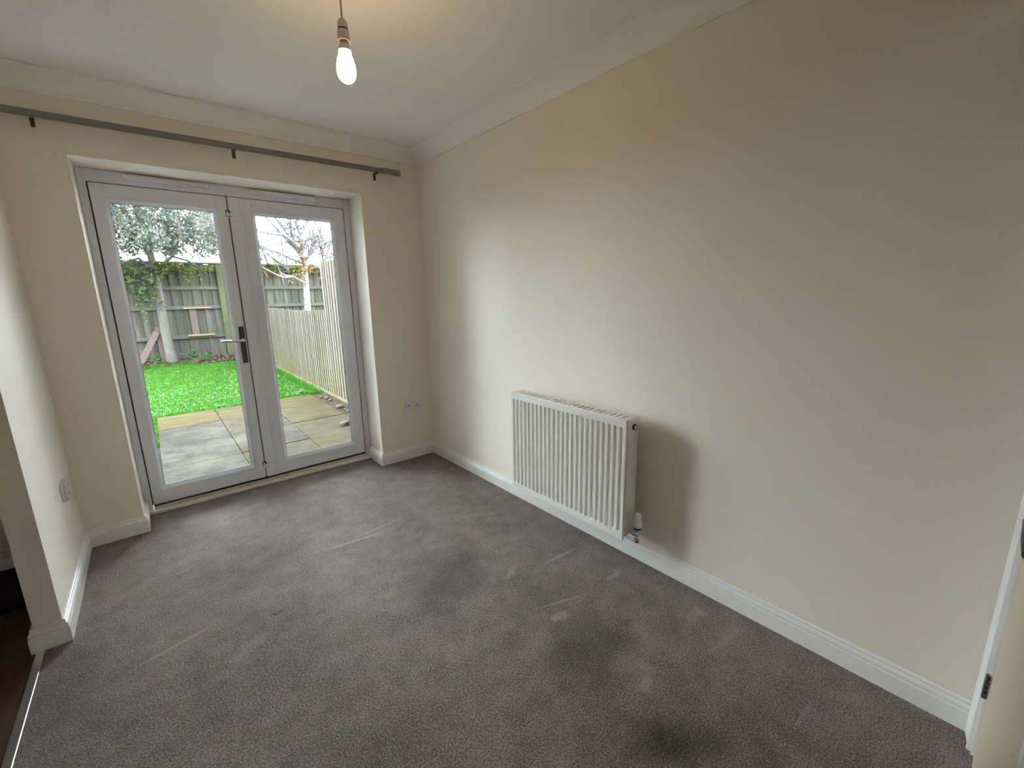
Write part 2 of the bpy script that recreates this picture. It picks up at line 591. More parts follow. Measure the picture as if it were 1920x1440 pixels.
SK = [(0, 0), (0.018, 0), (0.018, 0.062), (0.0165, 0.0645), (0.0140, 0.0655), (0.0140, 0.0685), (0.0165, 0.0705),
      (0.0165, 0.076), (0.0140, 0.082), (0.0105, 0.0855), (0.0085, 0.0865), (0.0085, 0.0895), (0.0100, 0.0915),
      (0.0095, 0.0955), (0.0060, 0.0985), (0, 0.0985)]
sweep([(0, YF + 0.012), (0, 0), (XO1, 0), (XO1, FD + 0.004)], SK,
      ['baseboard_right', 'baseboard_back', 'baseboard_reveal_right'], 'gloss_white',
      labels=['long white moulded skirting board under the radiator',
              'white skirting board below the double socket',
              'short white skirting return in the door reveal beside the double socket'])
sweep([(XO0, FD + 0.004), (XO0, 0), (XL, 0), (XL, NIB_Y), (XL - NIB_T, NIB_Y), (XL - NIB_T, 0), (-5.0, 0)], SK,
      ['baseboard_reveal_left', 'baseboard_back_left', 'baseboard_left', 'baseboard_nib',
       'baseboard_nib_rear', 'baseboard_adjoining'], 'gloss_white',
      labels=['short white skirting return in the door reveal away from the double socket',
              'short white skirting piece between French doors and short wall',
              'white skirting board along the short wall below the single socket',
              'short skirting piece capping the end of the short wall',
              'skirting on the dark room side of the short wall',
              'skirting board in the dark adjoining room'])
# cove cornice
CV = [(0, ZC), (0, 2.302), (0.008, 2.302)]
for i in range(0, 9):
    a = math.pi / 2 * i / 8
    CV.append((0.010 + 0.082 * (1 - math.cos(a)), 2.304 + 0.0855 * math.sin(a)))
CV += [(0.098, 2.3895), (0.098, ZC)]
sweep([(0, YF), (0, 0), (XL, 0), (XL, YF), (0, YF)], CV, ['trim_1', 'trim_2', 'trim_3', 'trim_4'], 'ceiling_paint',
      labels=['white cove cornice along the radiator wall', 'white cove cornice above the curtain rail',
              'white cove cornice over the short wall side', 'white cove cornice behind above the cream door'],
      cat='cornice')

# ------------------------------------------------------------------ French doors
D = empty('door_1', (-1.195, FD, 0), 'white plastic French doors with two tall glass panes', 'french doors', kind='structure')
Y0, Y1 = FD, FD + 0.07
ZS0, ZS1 = 0.056, 1.978
f = MB()
f.box(XO0, -1.894, Y0, Y1, 0.0, ZT, 0.004).box(-0.502, XO1, Y0, Y1, 0.0, ZT, 0.004)
f.box(-1.896, -0.500, Y0, Y1, ZS1 + 0.004, ZT, 0.004)
f.build('door_frame', 'upvc', D)
gk = MB().box(-1.8945, -1.880, Y0 + 0.014, Y1 - 0.012, 0.05, ZS1 + 0.004).box(-0.515, -0.5015, Y0 + 0.014, Y1 - 0.012, 0.05, ZS1 + 0.004)
gk.box(-1.89, -0.505, Y0 + 0.014, Y1 - 0.012, ZS1 - 0.006, ZS1 + 0.0045)
gk.build('frame_gasket', 'upvc_seal', D)
# threshold: white bottom cill, cream strip, black strip painting in the shadow gap under the leaves
MB().box(XO0, XO1, Y0 - 0.024, Y0, 0.0, 0.022, 0.004).build('cill_step', 'gloss_white', D)
MB().box(-1.888, -0.505, Y0, Y1 + 0.05, 0.0, 0.040, 0.003).build('threshold', 'cream_sill', D)
MB().box(-1.888, -0.505, Y0 + 0.014, Y1 - 0.006, 0.040, 0.052).build('threshold_shade', 'upvc_seal', D)
for a, c in ((-1.737, -1.332), (-1.112, -0.703)):
    tv = MB().box(a, c, Y0 - 0.024, Y0 + 0.002, 2.012, 2.036, 0.005)
    t = tv.build('trickle_vent', 'gloss_white', D)
    MB().box(a + 0.02, c - 0.02, Y0 - 0.0275, Y0 - 0.023, 2.016, 2.023, 0.001).build('vent_flap', 'upvc', t)


def leaf(x0, x1, gx0, gx1, meeting=None):
    """a door leaf in its frame: stiles, rails, beads, pane"""
    yl0, yl1 = Y0 - 0.006, Y1 - 0.004
    gz0, gz1 = 0.150, 1.895
    m_ = MB()
    m_.box(x0, gx0, yl0, yl1, ZS0, ZS1, 0.005).box(gx1, x1, yl0, yl1, ZS0, ZS1, 0.005)
    m_.box(gx0 - 0.004, gx1 + 0.004, yl0, yl1, ZS0, gz0, 0.005).box(gx0 - 0.004, gx1 + 0.004, yl0, yl1, gz1, ZS1, 0.005)
    L = m_.build('door_leaf', 'upvc', D, origin=((x0 + x1) / 2, Y0, ZS0))
    bd = MB()
    e = 0.016
    ring_o = [(gx0, gz0), (gx1, gz0), (gx1, gz1), (gx0, gz1)]
    ring_i = [(gx0 + e, gz0 + e), (gx1 - e, gz0 + e), (gx1 - e, gz1 - e), (gx0 + e, gz1 - e)]
    vs_ = [(x, yl0 + 0.002, z) for x, z in ring_o] + [(x, yl0 + 0.018, z) for x, z in ring_i] + \
          [(x, yl0 + 0.03, z) for x, z in ring_i] + [(x, yl0 + 0.03, z) for x, z in ring_o]
    fs = []
    for k in range(4):
        k2 = (k + 1) % 4
        fs += [(k, k2, 4 + k2, 4 + k), (4 + k, 4 + k2, 8 + k2, 8 + k), (8 + k, 8 + k2, 12 + k2, 12 + k),
               (12 + k, 12 + k2, k2, k)]
    bd.add(vs_, fs)
    bd.build('glazing_bead', 'upvc', L)
    sl = MB()
    for k in range(4):
        (ax, az), (bx_, bz) = ring_i[k], ring_i[(k + 1) % 4]
        sl.box(min(ax, bx_) - 0.002, max(ax, bx_) + 0.002, yl0 + 0.0185, yl0 + 0.026, min(az, bz) - 0.002, max(az, bz) + 0.002)
    sl.build('glazing_seal', 'upvc_seal', L)
    MB().box(gx0 + 0.004, gx1 - 0.004, yl0 + 0.031, yl0 + 0.036, gz0 + 0.004, gz1 - 0.004).build('pane', 'glass', L)
    return L


gxe = 0.010
LA = leaf(-1.888, -1.249, -1.822 - gxe, -1.321 + gxe)
LB = leaf(-1.168, -0.508, -1.100 - gxe, -0.597 + gxe)
# cover strip of the second leaf where the two meet
cs = MB().box(-1.2435, -1.1685, Y0 - 0.010, Y1 - 0.004, ZS0, ZS1, 0.005)
cs.box(-1.180, -1.1665, Y0 - 0.014, Y0 - 0.004, ZS0 + 0.002, ZS1 - 0.002, 0.002)
cs.build('meeting_stile', 'upvc', LB)
MB().box(-1.252, -1.238, Y0 + 0.012, Y1 - 0.012, ZS0 - 0.004, ZS1 + 0.002).build('meeting_gasket', 'upvc_seal', LB)
# shoot bolts
for z in (1.868, 0.150):
    bo = MB().box(-1.247, -1.190, Y0 - 0.019, Y0 - 0.009, z - 0.006, z + 0.006, 0.002)
    bo.lathe((-1.252, Y0 - 0.019, z), [(0.004, 0.012), (0.009, 0.010), (0.010, 0.004), (0.009, 0.0)], 12, 'y')
    bo.box(-1.257, -1.247, Y0 - 0.018, Y0 - 0.006, z - 0.022, z + 0.020, 0.002)
    bl_ = bo.build('child_latch', 'gloss_white', LB, smooth=False)
    MB().box(-1.262, -1.236, Y0 - 0.0105, Y0 - 0.0055, z - 0.012, z + 0.026, 0.001).build('latch_shade', 'upvc_seal', LB)  # black box standing in for the shade around the white latch
# handle
HX, HZ = -1.272, 1.060
pz = MB().box(HX - 0.016, HX + 0.016, Y0 - 0.016, Y0 - 0.005, 0.905, 1.153, 0.005)
pz.build('handle_plate', 'dark_bronze', LA)
lv = MB()
lv.lathe((HX, Y0 - 0.052, HZ), [(0.013, 0.038), (0.013, 0.030), (0.009, 0.026), (0.009, 0.0)], 16, 'y')
lv.tube([(HX + 0.002, Y0 - 0.052, HZ), (HX - 0.02, Y0 - 0.055, HZ), (HX - 0.07, Y0 - 0.056, HZ + 0.001),
         (HX - 0.118, Y0 - 0.054, HZ + 0.002), (HX - 0.128, Y0 - 0.052, HZ + 0.002)], [0.010, 0.0105, 0.009, 0.008, 0.005], 12)
lv.build('lever', 'chrome', LA, smooth=True)
kh = MB().lathe((HX, Y0 - 0.018, 0.965), [(0.009, 0.004), (0.009, 0.0), (0.004, -0.001)], 14, 'y')
kh.build('lock_cylinder', 'black_plastic', LA, smooth=True)
# leaf hinges on the jambs
for L_, xh in ((LA, -1.890), (LB, -0.503)):
    for z in (0.28, 1.02, 1.76):
        MB().box(xh - 0.006, xh + 0.006, Y1 - 0.002, Y1 + 0.012, z - 0.05, z + 0.05, 0.003).build('leaf_hinge', 'gloss_white', L_)

# ------------------------------------------------------------------ closed inner door behind/right of the viewpoint
D2 = empty('door_2', ((DX0 + DX1) / 2, YF, 0), 'plain closed cream inner door with a lever handle and dark hinges', 'door', kind='structure')
lf = MB().box(DX0 + 0.003, DX1 - 0.003, YF - 0.046, YF - 0.006, 0.006, 1.982, 0.002).build('door_leaf', 'door_paint', D2)
fr_ = MB().box(DX1, DX1 + 0.03, YF - 0.12, YF, 0, 2.02).box(DX0 - 0.03, DX0, YF - 0.12, YF, 0, 2.02).box(DX0, DX1, YF - 0.12, YF, 1.985, 2.02)
fr_.build('door_lining', 'gloss_white', D2)
AR = [(0, 0), (0.008, 0), (0.010, 0.004), (0.010, 0.014), (0.008, 0.022), (0.0105, 0.034), (0.014, 0.056),
      (0.0165, 0.070), (0.0155, 0.078), (0.012, 0.084), (0, 0.084)]   # (proud of wall, across)


def arch(x_in, sgn, z1):
    vs_ = [(x_in + sgn * a, YF + d, z) for z in (0, z1) for d, a in AR]
    k = len(AR)
    fs = [(q, (q + 1) % k, k + (q + 1) % k, k + q) for q in range(k)] + [tuple(range(k)), tuple(range(k, 2 * k))]
    return MB().add(vs_, fs)


arch(DX1 + 0.012, 1, 2.06).build('architrave', 'gloss_white', D2)
arch(DX0 - 0.012, -1, 2.06).build('architrave', 'gloss_white', D2)
MB().box(DX0 - 0.012, DX1 + 0.012, YF, YF + 0.015, 1.998, 2.06, 0.003).build('architrave', 'gloss_white', D2)
for z in (0.235, 1.78):
    h_ = MB()
    for k in range(5):
        h_.lathe((DX1 + 0.001, YF + 0.001, z - 0.038 + k * 0.0153), [(0.0052, 0), (0.006, 0.001), (0.006, 0.0135), (0.0052, 0.0145)], 10)
    h_.build('hinge', 'hinge_steel', D2, smooth=True)
lh = MB().lathe((-0.945, YF - 0.006, 1.005), [(0.025, 0.0), (0.025, 0.008), (0.010, 0.010), (0.009, 0.040)], 18, 'y')
lh.tube([(-0.950, YF + 0.034, 1.005), (-0.90, YF + 0.035, 1.005), (-0.83, YF + 0.034, 1.005), (-0.815, YF + 0.030, 1.005)],
        [0.008, 0.008, 0.008, 0.006], 12)
lh.build('lever_handle', 'hinge_steel', lf, smooth=True)

# ------------------------------------------------------------------ radiator
RY0, RY1, RZ0, RZ1 = -2.0695, -1.2594, 0.1612, 0.7619
RXF, RXB = -0.1551, -0.055
R_ = empty('radiator', (-0.10, (RY0 + RY1) / 2, RZ0), 'white ribbed panel radiator mounted on the cream wall', 'radiator')


def panel(xf, depth_dir, back):
    """pressed steel sheet with 24 vertical channels"""
    n = 24
    pitch = (RY1 - RY0 - 0.016) / n
    ys = [(RY0, 0), (RY0 + 0.008, 0)]
    for k in range(n):
        y = RY0 + 0.008 + k * pitch
        ys += [(y + pitch * 0.22, 0), (y + pitch * 0.36, 1), (y + pitch * 0.64, 1), (y + pitch * 0.78, 0)]
    ys += [(RY1 - 0.008, 0), (RY1, 0)]
    zs = [(RZ0, 0), (RZ0 + 0.034, 0), (RZ0 + 0.044, 1), (RZ1 - 0.044, 1), (RZ1 - 0.034, 0), (RZ1 - 0.004, 0)]
    dp = 0.009
    vs_, fs = [], []
    for z, a in zs:
        for y, c in ys:
            vs_.append((xf + depth_dir * dp * a * c, y, z))
    W = len(ys)
    for i in range(len(zs) - 1):
        for j in range(W - 1):
            fs.append((i * W + j, i * W + j + 1, (i + 1) * W + j + 1, (i + 1) * W + j))
    # back sheet closes it
    o = len(vs_)
    for z in (RZ0, RZ1 - 0.004):
        for y in (RY0, RY1):
            vs_.append((xf + depth_dir * back, y, z))
    fs += [(o, o + 1, o + 3, o + 2)]
    top = [(len(zs) - 1) * W + j for j in range(W)]
    bot = [j for j in range(W)]
    fs.append(tuple(top) + (o + 3, o + 2))
    fs.append(tuple(bot) + (o + 1, o))
    fs.append(tuple(i * W for i in range(len(zs))) + (o + 2, o))
    fs.append(tuple(i * W + W - 1 for i in range(len(zs))) + (o + 3, o + 1))
    return MB().add(vs_, fs)


panel(RXF, 1, 0.016).build('front_panel', 'radiator_enamel', R_)
panel(RXB, -1, 0.016).build('rear_panel', 'radiator_enamel', R_)
cf = MB()
for k in range(40):
    y = RY0 + 0.03 + k * (RY1 - RY0 - 0.06) / 39
    cf.box(RXF + 0.020, RXB - 0.020, y - 0.0012, y + 0.0012, RZ0 + 0.04, RZ1 - 0.06)
cf.build('convector_fins', 'radiator_enamel', R_)
for y0, y1, nm in ((RY0 - 0.0015, RY0 + 0.006, 'side_panel'), (RY1 - 0.006, RY1 + 0.0015, 'side_panel')):
    MB().box(RXF + 0.0195, RXB - 0.002, y0, y1, RZ0 + 0.012, RZ1 + 0.001, 0.0012).build(nm, 'radiator_enamel', R_)
tg = MB()
tg.box(RXF + 0.008, RXF + 0.022, RY0, RY1, RZ1 - 0.006, RZ1 + 0.001, 0.001)
tg.box(RXB - 0.022, RXB - 0.002, RY0, RY1, RZ1 - 0.006, RZ1 + 0.001, 0.001)
G = tg.build('top_grille', 'radiator_enamel', R_)
ns = 24
sp = (RY1 - RY0 - 0.012) / ns
sm = None
for k in range(ns):
    y = RY0 + 0.006 + (k + 0.5) * sp
    if sm is None:
        sm = MB().box(RXF + 0.021, RXB - 0.021, y - sp * 0.33, y + sp * 0.33, RZ1 - 0.0055, RZ1 + 0.0005, 0.001).build(
            'slat', 'radiator_enamel', G, origin=((RXF + RXB) / 2, y, RZ1))
        first_y = y
    else:
        c = sm.copy()
        COL.objects.link(c)
        c.location = sm.location + Vector((0, y - first_y, 0))
# edge roll of the front panel at the near end
MB().box(RXF - 0.001, RXF + 0.006, RY0 - 0.0035, RY0 - 0.0005, RZ0 + 0.002, RZ1 - 0.008, 0.001).build('edge_seam', 'radiator_enamel', R_)
pg = MB().lathe((-0.092, RY0 - 0.010, RZ1 - 0.042), [(0.006, 0.0), (0.0145, 0.001), (0.0145, 0.010)], 18, 'y')
bp_ = pg.build('vent_plug', 'dark_bronze', R_, smooth=True)
MB().lathe((-0.092, RY0 - 0.0125, RZ1 - 0.042), [(0.0055, 0), (0.0085, 0.0005), (0.0085, 0.004)], 12, 'y').build(
    'bleed_screw', 'valve_white', bp_, smooth=True)
# wall brackets
for y in (RY0 + 0.12, RY1 - 0.12):
    MB().box(RXB - 0.012, -0.0005, y - 0.018, y + 0.018, RZ0 + 0.06, RZ1 - 0.08).build('wall_bracket', 'radiator_enamel', R_)
# thermostatic valve at the near end
vx, vy, vz = -0.090, RY0 - 0.043, RZ0 + 0.030
vb = MB()
vb.lathe((vx, vy - 0.012, vz), [(0.010, 0.056), (0.010, 0.038), (0.0165, 0.037), (0.0165, 0.020), (0.012, 0.019), (0.012, 0.0)], 14, 'y')
vb.lathe((vx, vy, vz - 0.034), [(0.0125, 0.0), (0.0135, 0.002), (0.0135, 0.018), (0.0115, 0.020), (0.0115, 0.048), (0.0155, 0.050), (0.0155, 0.062)], 14)
V = vb.build('thermostatic_valve', 'chrome', R_, smooth=True)
MB().lathe((vx, vy, vz + 0.026), [(0.018, 0.0), (0.0185, 0.002), (0.0185, 0.009), (0.017, 0.010)], 20).build('valve_ring', 'black_plastic', V, smooth=True)
hd = MB().lathe((vx, vy, vz + 0.036), [(0.018, 0.0), (0.0205, 0.002), (0.0205, 0.022), (0.0165, 0.030), (0.0155, 0.060),
                                       (0.0145, 0.068), (0.010, 0.072), (0.003, 0.073)], 24)
HD = hd.build('valve_head', 'valve_white', V, smooth=True)
for k in range(8):
    a = 2 * math.pi * k / 8
    c_, s_ = math.cos(a), math.sin(a)
    MB().tube([(vx + 0.0155 * c_, vy + 0.0155 * s_, vz + 0.068), (vx + 0.0145 * c_, vy + 0.0145 * s_, vz + 0.100)], 0.0022, 6).build(
        'grip_rib', 'valve_white', HD, smooth=True)
MB().tube([(vx, vy, vz - 0.030), (vx, vy, vz - 0.040), (vx + 0.012, vy + 0.008, vz - 0.047), (-0.001, vy + 0.056, vz - 0.047)],
          [0.0095, 0.0095, 0.0085, 0.007], 12).build('pipe_elbow', 'hinge_steel', V, smooth=True)
lk = MB().lathe((-0.09, RY1 + 0.030, RZ0 - 0.004), [(0.011, 0), (0.012, 0.03), (0.016, 0.034), (0.0155, 0.062), (0.011, 0.066)], 14)
lk.lathe((-0.09, RY1 - 0.002, RZ0 + 0.030), [(0.009, 0), (0.009, 0.03)], 12, 'y')
LKo = lk.build('lockshield_valve', 'valve_white', R_, smooth=True)
MB().tube([(-0.09, RY1 + 0.030, RZ0 - 0.003), (-0.09, RY1 + 0.030, RZ0 - 0.018), (-0.08, RY1 + 0.030, RZ0 - 0.026), (-0.001, RY1 + 0.030, RZ0 - 0.028)],
          0.0085, 12).build('pipe_elbow', 'chrome', LKo, smooth=True)

# ------------------------------------------------------------------ double socket
sx, sz = -0.172, 0.449
S_ = empty('double_socket', (sx, 0, sz), 'white double power socket low on wall beside the French doors', 'socket')
MB().box(sx - 0.070, sx + 0.070, -0.009, -0.0003, sz - 0.0415, sz + 0.0415, 0.003).build('face_plate', 'socket_plastic', S_)
for c in (-0.035, 0.035):
    MB().box(sx + c - 0.004, sx + c + 0.004, -0.0096, -0.0086, sz - 0.001, sz + 0.010).build('earth_hole', 'socket_hole', S_)
    for d in (-0.011, 0.011):
        MB().box(sx + c + d - 0.004, sx + c + d + 0.004, -0.0096, -0.0086, sz - 0.016, sz - 0.010).build('pin_hole', 'socket_hole', S_)
for c in (-0.012, 0.012):
    MB().box(sx + c - 0.007, sx + c + 0.007, -0.0125, -0.0086, sz + 0.018, sz + 0.034, 0.0015).build('rocker_switch', 'socket_plastic', S_)
for c in (-0.060, 0.060):
    MB().lathe((sx + c, -0.0098, sz), [(0.003, 0), (0.0035, 0.001)], 10, 'y').build('screw', 'chrome', S_)

# single socket on the short left wall
ly, lz = -0.300, 0.447
S2 = empty('single_socket', (XL, ly, lz), 'white surface mounted single socket on the short wall', 'socket')
MB().box(XL + 0.0003, XL + 0.014, ly - 0.043, ly + 0.043, lz - 0.043, lz + 0.043, 0.002).build('pattress_box', 'socket_plastic', S2)
MB().box(XL + 0.013, XL + 0.020, ly - 0.043, ly + 0.043, lz - 0.043, lz + 0.043, 0.003).build('face_plate', 'socket_plastic', S2)
MB().box(XL + 0.0195, XL + 0.0235, ly + 0.008, ly + 0.022, lz + 0.016, lz + 0.032, 0.001).build('rocker_switch', 'socket_plastic', S2)
for d, e in ((0, 0.004), (-0.011, -0.014), (0.011, -0.014)):
    MB().box(XL + 0.0196, XL + 0.0204, ly + d - 0.004, ly + d + 0.004, lz + e - 0.004, lz + e + 0.004).build('pin_hole', 'socket_hole', S2)

# ------------------------------------------------------------------ curtain rail
RZ, RYc = 2.213, -0.062
CR = empty('curtain_rail', (-1.15, 0, RZ), 'dull taupe metal curtain rail across the top of the door wall', 'curtain rail')
rl = MB().box(-2.176, -0.205, RYc - 0.011, RYc + 0.011, RZ - 0.012, RZ + 0.012, 0.004)
rl.box(-2.176, -0.215, RYc - 0.004, RYc + 0.004, RZ - 0.019, RZ - 0.011)
rl.v = [(x, y, z + 0.017 * min(0, (x + 1.2))) for x, y, z in rl.v]
rl.build('rail', 'pole_metal', CR)
MB().box(-0.325, -0.178, RYc - 0.017, RYc + 0.017, RZ - 0.021, RZ + 0.015, 0.006).build('end_cap', 'pole_metal', CR)
for x in (-2.025, -1.212, -0.348):
    bk = MB().box(x - 0.007, x + 0.007, RYc - 0.004, -0.0003, RZ - 0.026, RZ - 0.017, 0.001)
    bk.box(x - 0.008, x + 0.008, -0.005, -0.0003, RZ - 0.062, RZ - 0.012, 0.001)
    bk.build('bracket', 'dark_bronze', CR)

# ------------------------------------------------------------------ pendant light
bx_, by_ = -1.094, -1.533
P_ = empty('pendant_light', (bx_, by_, ZC), 'bare lit bulb on a white pendant holder under the ceiling', 'light')
MB().lathe((bx_, by_, ZC - 0.032), [(0.012, 0), (0.030, 0.004), (0.044, 0.022), (0.046, 0.032)], 28).build('ceiling_rose', 'holder_plastic', P_, smooth=True)
MB().tube([(bx_, by_, ZC - 0.03), (bx_, by_, 2.250)], 0.0034, 10).build('cord', 'cord_white', P_, smooth=True)
ht = 2.254
hl = MB().lathe((bx_, by_, ht), [(0.006, 0.0), (0.012, -0.003), (0.0165, -0.012), (0.0178, -0.030)], 28)
HL = hl.build('lamp_holder', 'holder_plastic', P_, smooth=True)
MB().lathe((bx_, by_, ht), [(0.0168, -0.029), (0.0172, -0.0355)], 24).build('holder_groove', 'black_plastic', HL, smooth=True)
MB().lathe((bx_, by_, ht), [(0.0182, -0.035), (0.0195, -0.037), (0.0198, -0.056), (0.0205, -0.058), (0.0205, -0.066), (0.0165, -0.0665)], 28).build(
    'holder_skirt', 'holder_plastic', HL, smooth=True)
MB().lathe((bx_, by_, ht), [(0.0125, -0.064), (0.0125, -0.076)], 20).build('bulb_cap', 'brass', P_, smooth=True)
MB().lathe((bx_, by_, ht), [(0.0135, -0.0745), (0.0175, -0.081), (0.0195, -0.090), (0.0200, -0.096)], 28).build('bulb_neck', 'bulb_plastic', P_, smooth=True)
prof = [(0.0200, -0.0955), (0.0206, -0.104), (0.0228, -0.113), (0.0268, -0.124), (0.0300, -0.137), (0.0318, -0.151),
        (0.0312, -0.164), (0.0280, -0.176), (0.0220, -0.185), (0.0130, -0.191), (0.003, -0.193)]
MB().lathe((bx_, by_, ht), prof, 32).build('bulb', 'bulb_glass', P_, smooth=True)

# ------------------------------------------------------------------ floor details
tag(MB().box(-2.266, -2.240, YF, NIB_Y - 0.019, -0.001, 0.005, 0.002).build('threshold_strip', 'alu_strip'),
    'shiny metal strip where carpet meets the dark wood floor', 'threshold strip')
mt_ = MB().box(-3.20, -2.285, -0.47, -0.024, -0.0015, 0.014, 0.004)
tag(mt_.build('floor_mat', 'mat_black'), 'black mat on the dark wood floor of the adjoining room', 'mat')

# ================================================================== GARDEN
gx0, gx1 = -7.0, 7.0
tag(MB().box(-30, 30, 0.36, 40, -0.6, GZ - 0.045).build('ground', 'soil'), 'garden soil under the lawn and patio', 'ground', kind='structure')
FX = 0.27          # near face of the boundary fence on the right
FY = 10.13         # board plane of the fence at the far end
lw = MB().box(gx0, FX + 0.01, 3.92, 9.35, GZ - 0.05, GZ - 0.02).box(gx0, -1.85, 2.38, 3.92, GZ - 0.05, GZ - 0.02)
lw.box(FX + 0.06, gx1, 0.5, 9.35, GZ - 0.05, GZ - 0.02)
tag(lw.build('lawn_base', 'lawn_soil'), 'green ground beneath the lawn grass', 'lawn', kind='structure')


def blades(n, xr, yr, h=(0.022, 0.045)):
    x = rng.uniform(*xr, n)
    y = rng.uniform(*yr, n)
    a = rng.uniform(0, 2 * np.pi, n)
    hh = rng.uniform(*h, n)
    wd = rng.uniform(0.005, 0.010, n)
    ln = np.clip(rng.normal(0, 0.018, (n, 2)), -0.03, 0.03)
    z = GZ - 0.022
    p0 = np.stack([x - np.cos(a) * wd, y - np.sin(a) * wd, np.full(n, z)], 1)
    p1 = np.stack([x + np.cos(a) * wd, y + np.sin(a) * wd, np.full(n, z)], 1)
    p2 = np.stack([x + ln[:, 0], y + ln[:, 1], z + hh], 1)
    return np.stack([p0, p1, p2], 1).reshape(-1, 3)


V_ = np.concatenate([blades(52000, (-4.2, FX - 0.045), (3.93, 9.36)), blades(7000, (-2.9, -1.85), (2.42, 3.95), (0.03, 0.06)),
                     blades(900, (-1.9, FX - 0.05), (3.90, 3.96), (0.03, 0.065)),
                     blades(50, (-1.232, -1.205), (3.55, 3.9), (0.02, 0.05)),
                     blades(900, (0.10, FX - 0.030), (3.92, 9.3), (0.05, 0.10)),
                     blades(1200, (-3.2, -1.0), (9.25, 9.6), (0.05, 0.13))])
me = bpy.data.meshes.new('grass')
n3 = len(V_) // 3
me.vertices.add(len(V_))
me.vertices.foreach_set('co', V_.ravel())
me.loops.add(len(V_))
me.loops.foreach_set('vertex_index', np.arange(len(V_)))
me.polygons.add(n3)
me.polygons.foreach_set('loop_start', np.arange(0, len(V_), 3))
me.polygons.foreach_set('loop_total', np.full(n3, 3))
me.update()
me.materials.append(MATS['grass_blade'])
go = bpy.data.objects.new('grass', me)
COL.objects.link(go)
tag(go, 'bright green mown lawn grass beyond the patio', 'grass', kind='stuff')


def leaf_cloud(mb, pts, size, flat=False):
    """small folded leaves (two triangles each) at the given points"""
    n = len(pts)
    pts = np.asarray(pts, float)
    d = rng.normal(0, 1, (n, 3))
    if flat:
        d[:, 2] *= 0.12
    d /= np.linalg.norm(d, axis=1, keepdims=True)
    e = rng.normal(0, 1, (n, 3))
    if flat:
        e[:, 2] *= 0.2
    e -= (e * d).sum(1, keepdims=True) * d
    e /= np.linalg.norm(e, axis=1, keepdims=True)
    s = rng.uniform(size * 0.65, size * 1.25, (n, 1))
    nn = np.cross(d, e)
    a, b_ = pts - d * s * 0.5, pts + d * s * 0.55
    c1, c2 = pts + e * s * 0.32 + nn * s * 0.08, pts - e * s * 0.32 + nn * s * 0.08
    o = len(mb.v)
    allv = np.stack([a, c1, b_, c2], 1).reshape(-1, 3)
    mb.v += [tuple(v) for v in allv]
    mb.f += [(o + 4 * i, o + 4 * i + 1, o + 4 * i + 2) for i in range(n)] + [(o + 4 * i, o + 4 * i + 2, o + 4 * i + 3) for i in range(n)]
    return mb


# fallen leaves on the lawn
fl = MB()
leaf_cloud(fl, np.stack([rng.uniform(-3.6, FX - 0.12, 230), rng.uniform(3.9, 9.3, 230), np.full(230, GZ + 0.014)], 1), 0.06, True)
tag(fl.build('fallen_leaves', 'lime_leaf', fix=False), 'small yellow fallen leaves scattered over the green lawn', 'leaves', kind='stuff')

# paving slabs: each slab a part of the patio
PA = empty('patio', (-1.0, 2.0, GZ), 'sandy grey paved patio outside the French doors', 'patio', kind='structure')
MB().box(-3.05, FX - 0.25, 0.37, 2.37, GZ - 0.06, GZ - 0.011).box(-1.845, FX - 0.25, 2.37, 3.885, GZ - 0.06, GZ - 0.011).build('bedding', 'bedding_sand', PA)
xe = [-3.05, -2.45, -1.845, -1.222, -0.595, 0.03]
ye = [0.37, 0.87, 1.62, 2.37, 3.15, 3.89]
for j in range(5):
    for i in range(5):
        if ye[j] > 2.2 and xe[i + 1] < -1.8 and j >= 3 and i < 2:
            continue
        dz = random.uniform(-0.004, 0.004)
        gp = 0.003
        sb = MB().box(xe[i] + gp, xe[i + 1] - gp, ye[j] + gp, ye[j + 1] - gp, GZ - 0.035, GZ + dz, 0.005)
        so = sb.build('paving_slab', 'paving', PA, origin=((xe[i] + xe[i + 1]) / 2, (ye[j] + ye[j + 1]) / 2, GZ))
        t_ = {4: 0.95, 3: 0.22, 2: 0.15, 1: 0.2, 0: 0.3}[j]
        if i >= 3:
            t_ = {4: 0.85, 3: 0.72, 2: 0.5, 1: 0.6, 0: 0.5}[j] - (0.2 if i == 3 and j < 4 else 0)
        so.color = (t_, t_, t_, 1)
tag(MB().box(0.032, FX - 0.006, 0.37, 3.89, GZ - 0.05, GZ - 0.012).build('soil_strip', 'soil'), 'narrow soil strip between patio and pale fence', 'soil', kind='structure')


def stone(u, v, r, label, sq=0.62):
    p = pix(u, v, 2, GZ)
    bm = bmesh.new()
    bmesh.ops.create_icosphere(bm, subdivisions=3, radius=r)
    for vv in bm.verts:
        q = vv.co.copy()
        k = 1 + 0.16 * math.sin(q.x / r * 2.3 + u) * math.cos(q.y / r * 1.9 + v) + 0.08 * math.sin(q.z / r * 4 + u)
        vv.co = Vector((q.x * 1.25 * k, q.y * 0.9 * k, q.z * sq * k))
    mb = MB()
    bm.verts.index_update()
    mb.add([vv.co + Vector((p.x, p.y, GZ + r * sq * 0.80)) for vv in bm.verts], [[vv.index for vv in f_.verts] for f_ in bm.faces])
    bm.free()
    tag(mb.build('stone', 'pebble', smooth=True, origin=(p.x, p.y, GZ)), label, 'stone', 'stones on the patio edge')


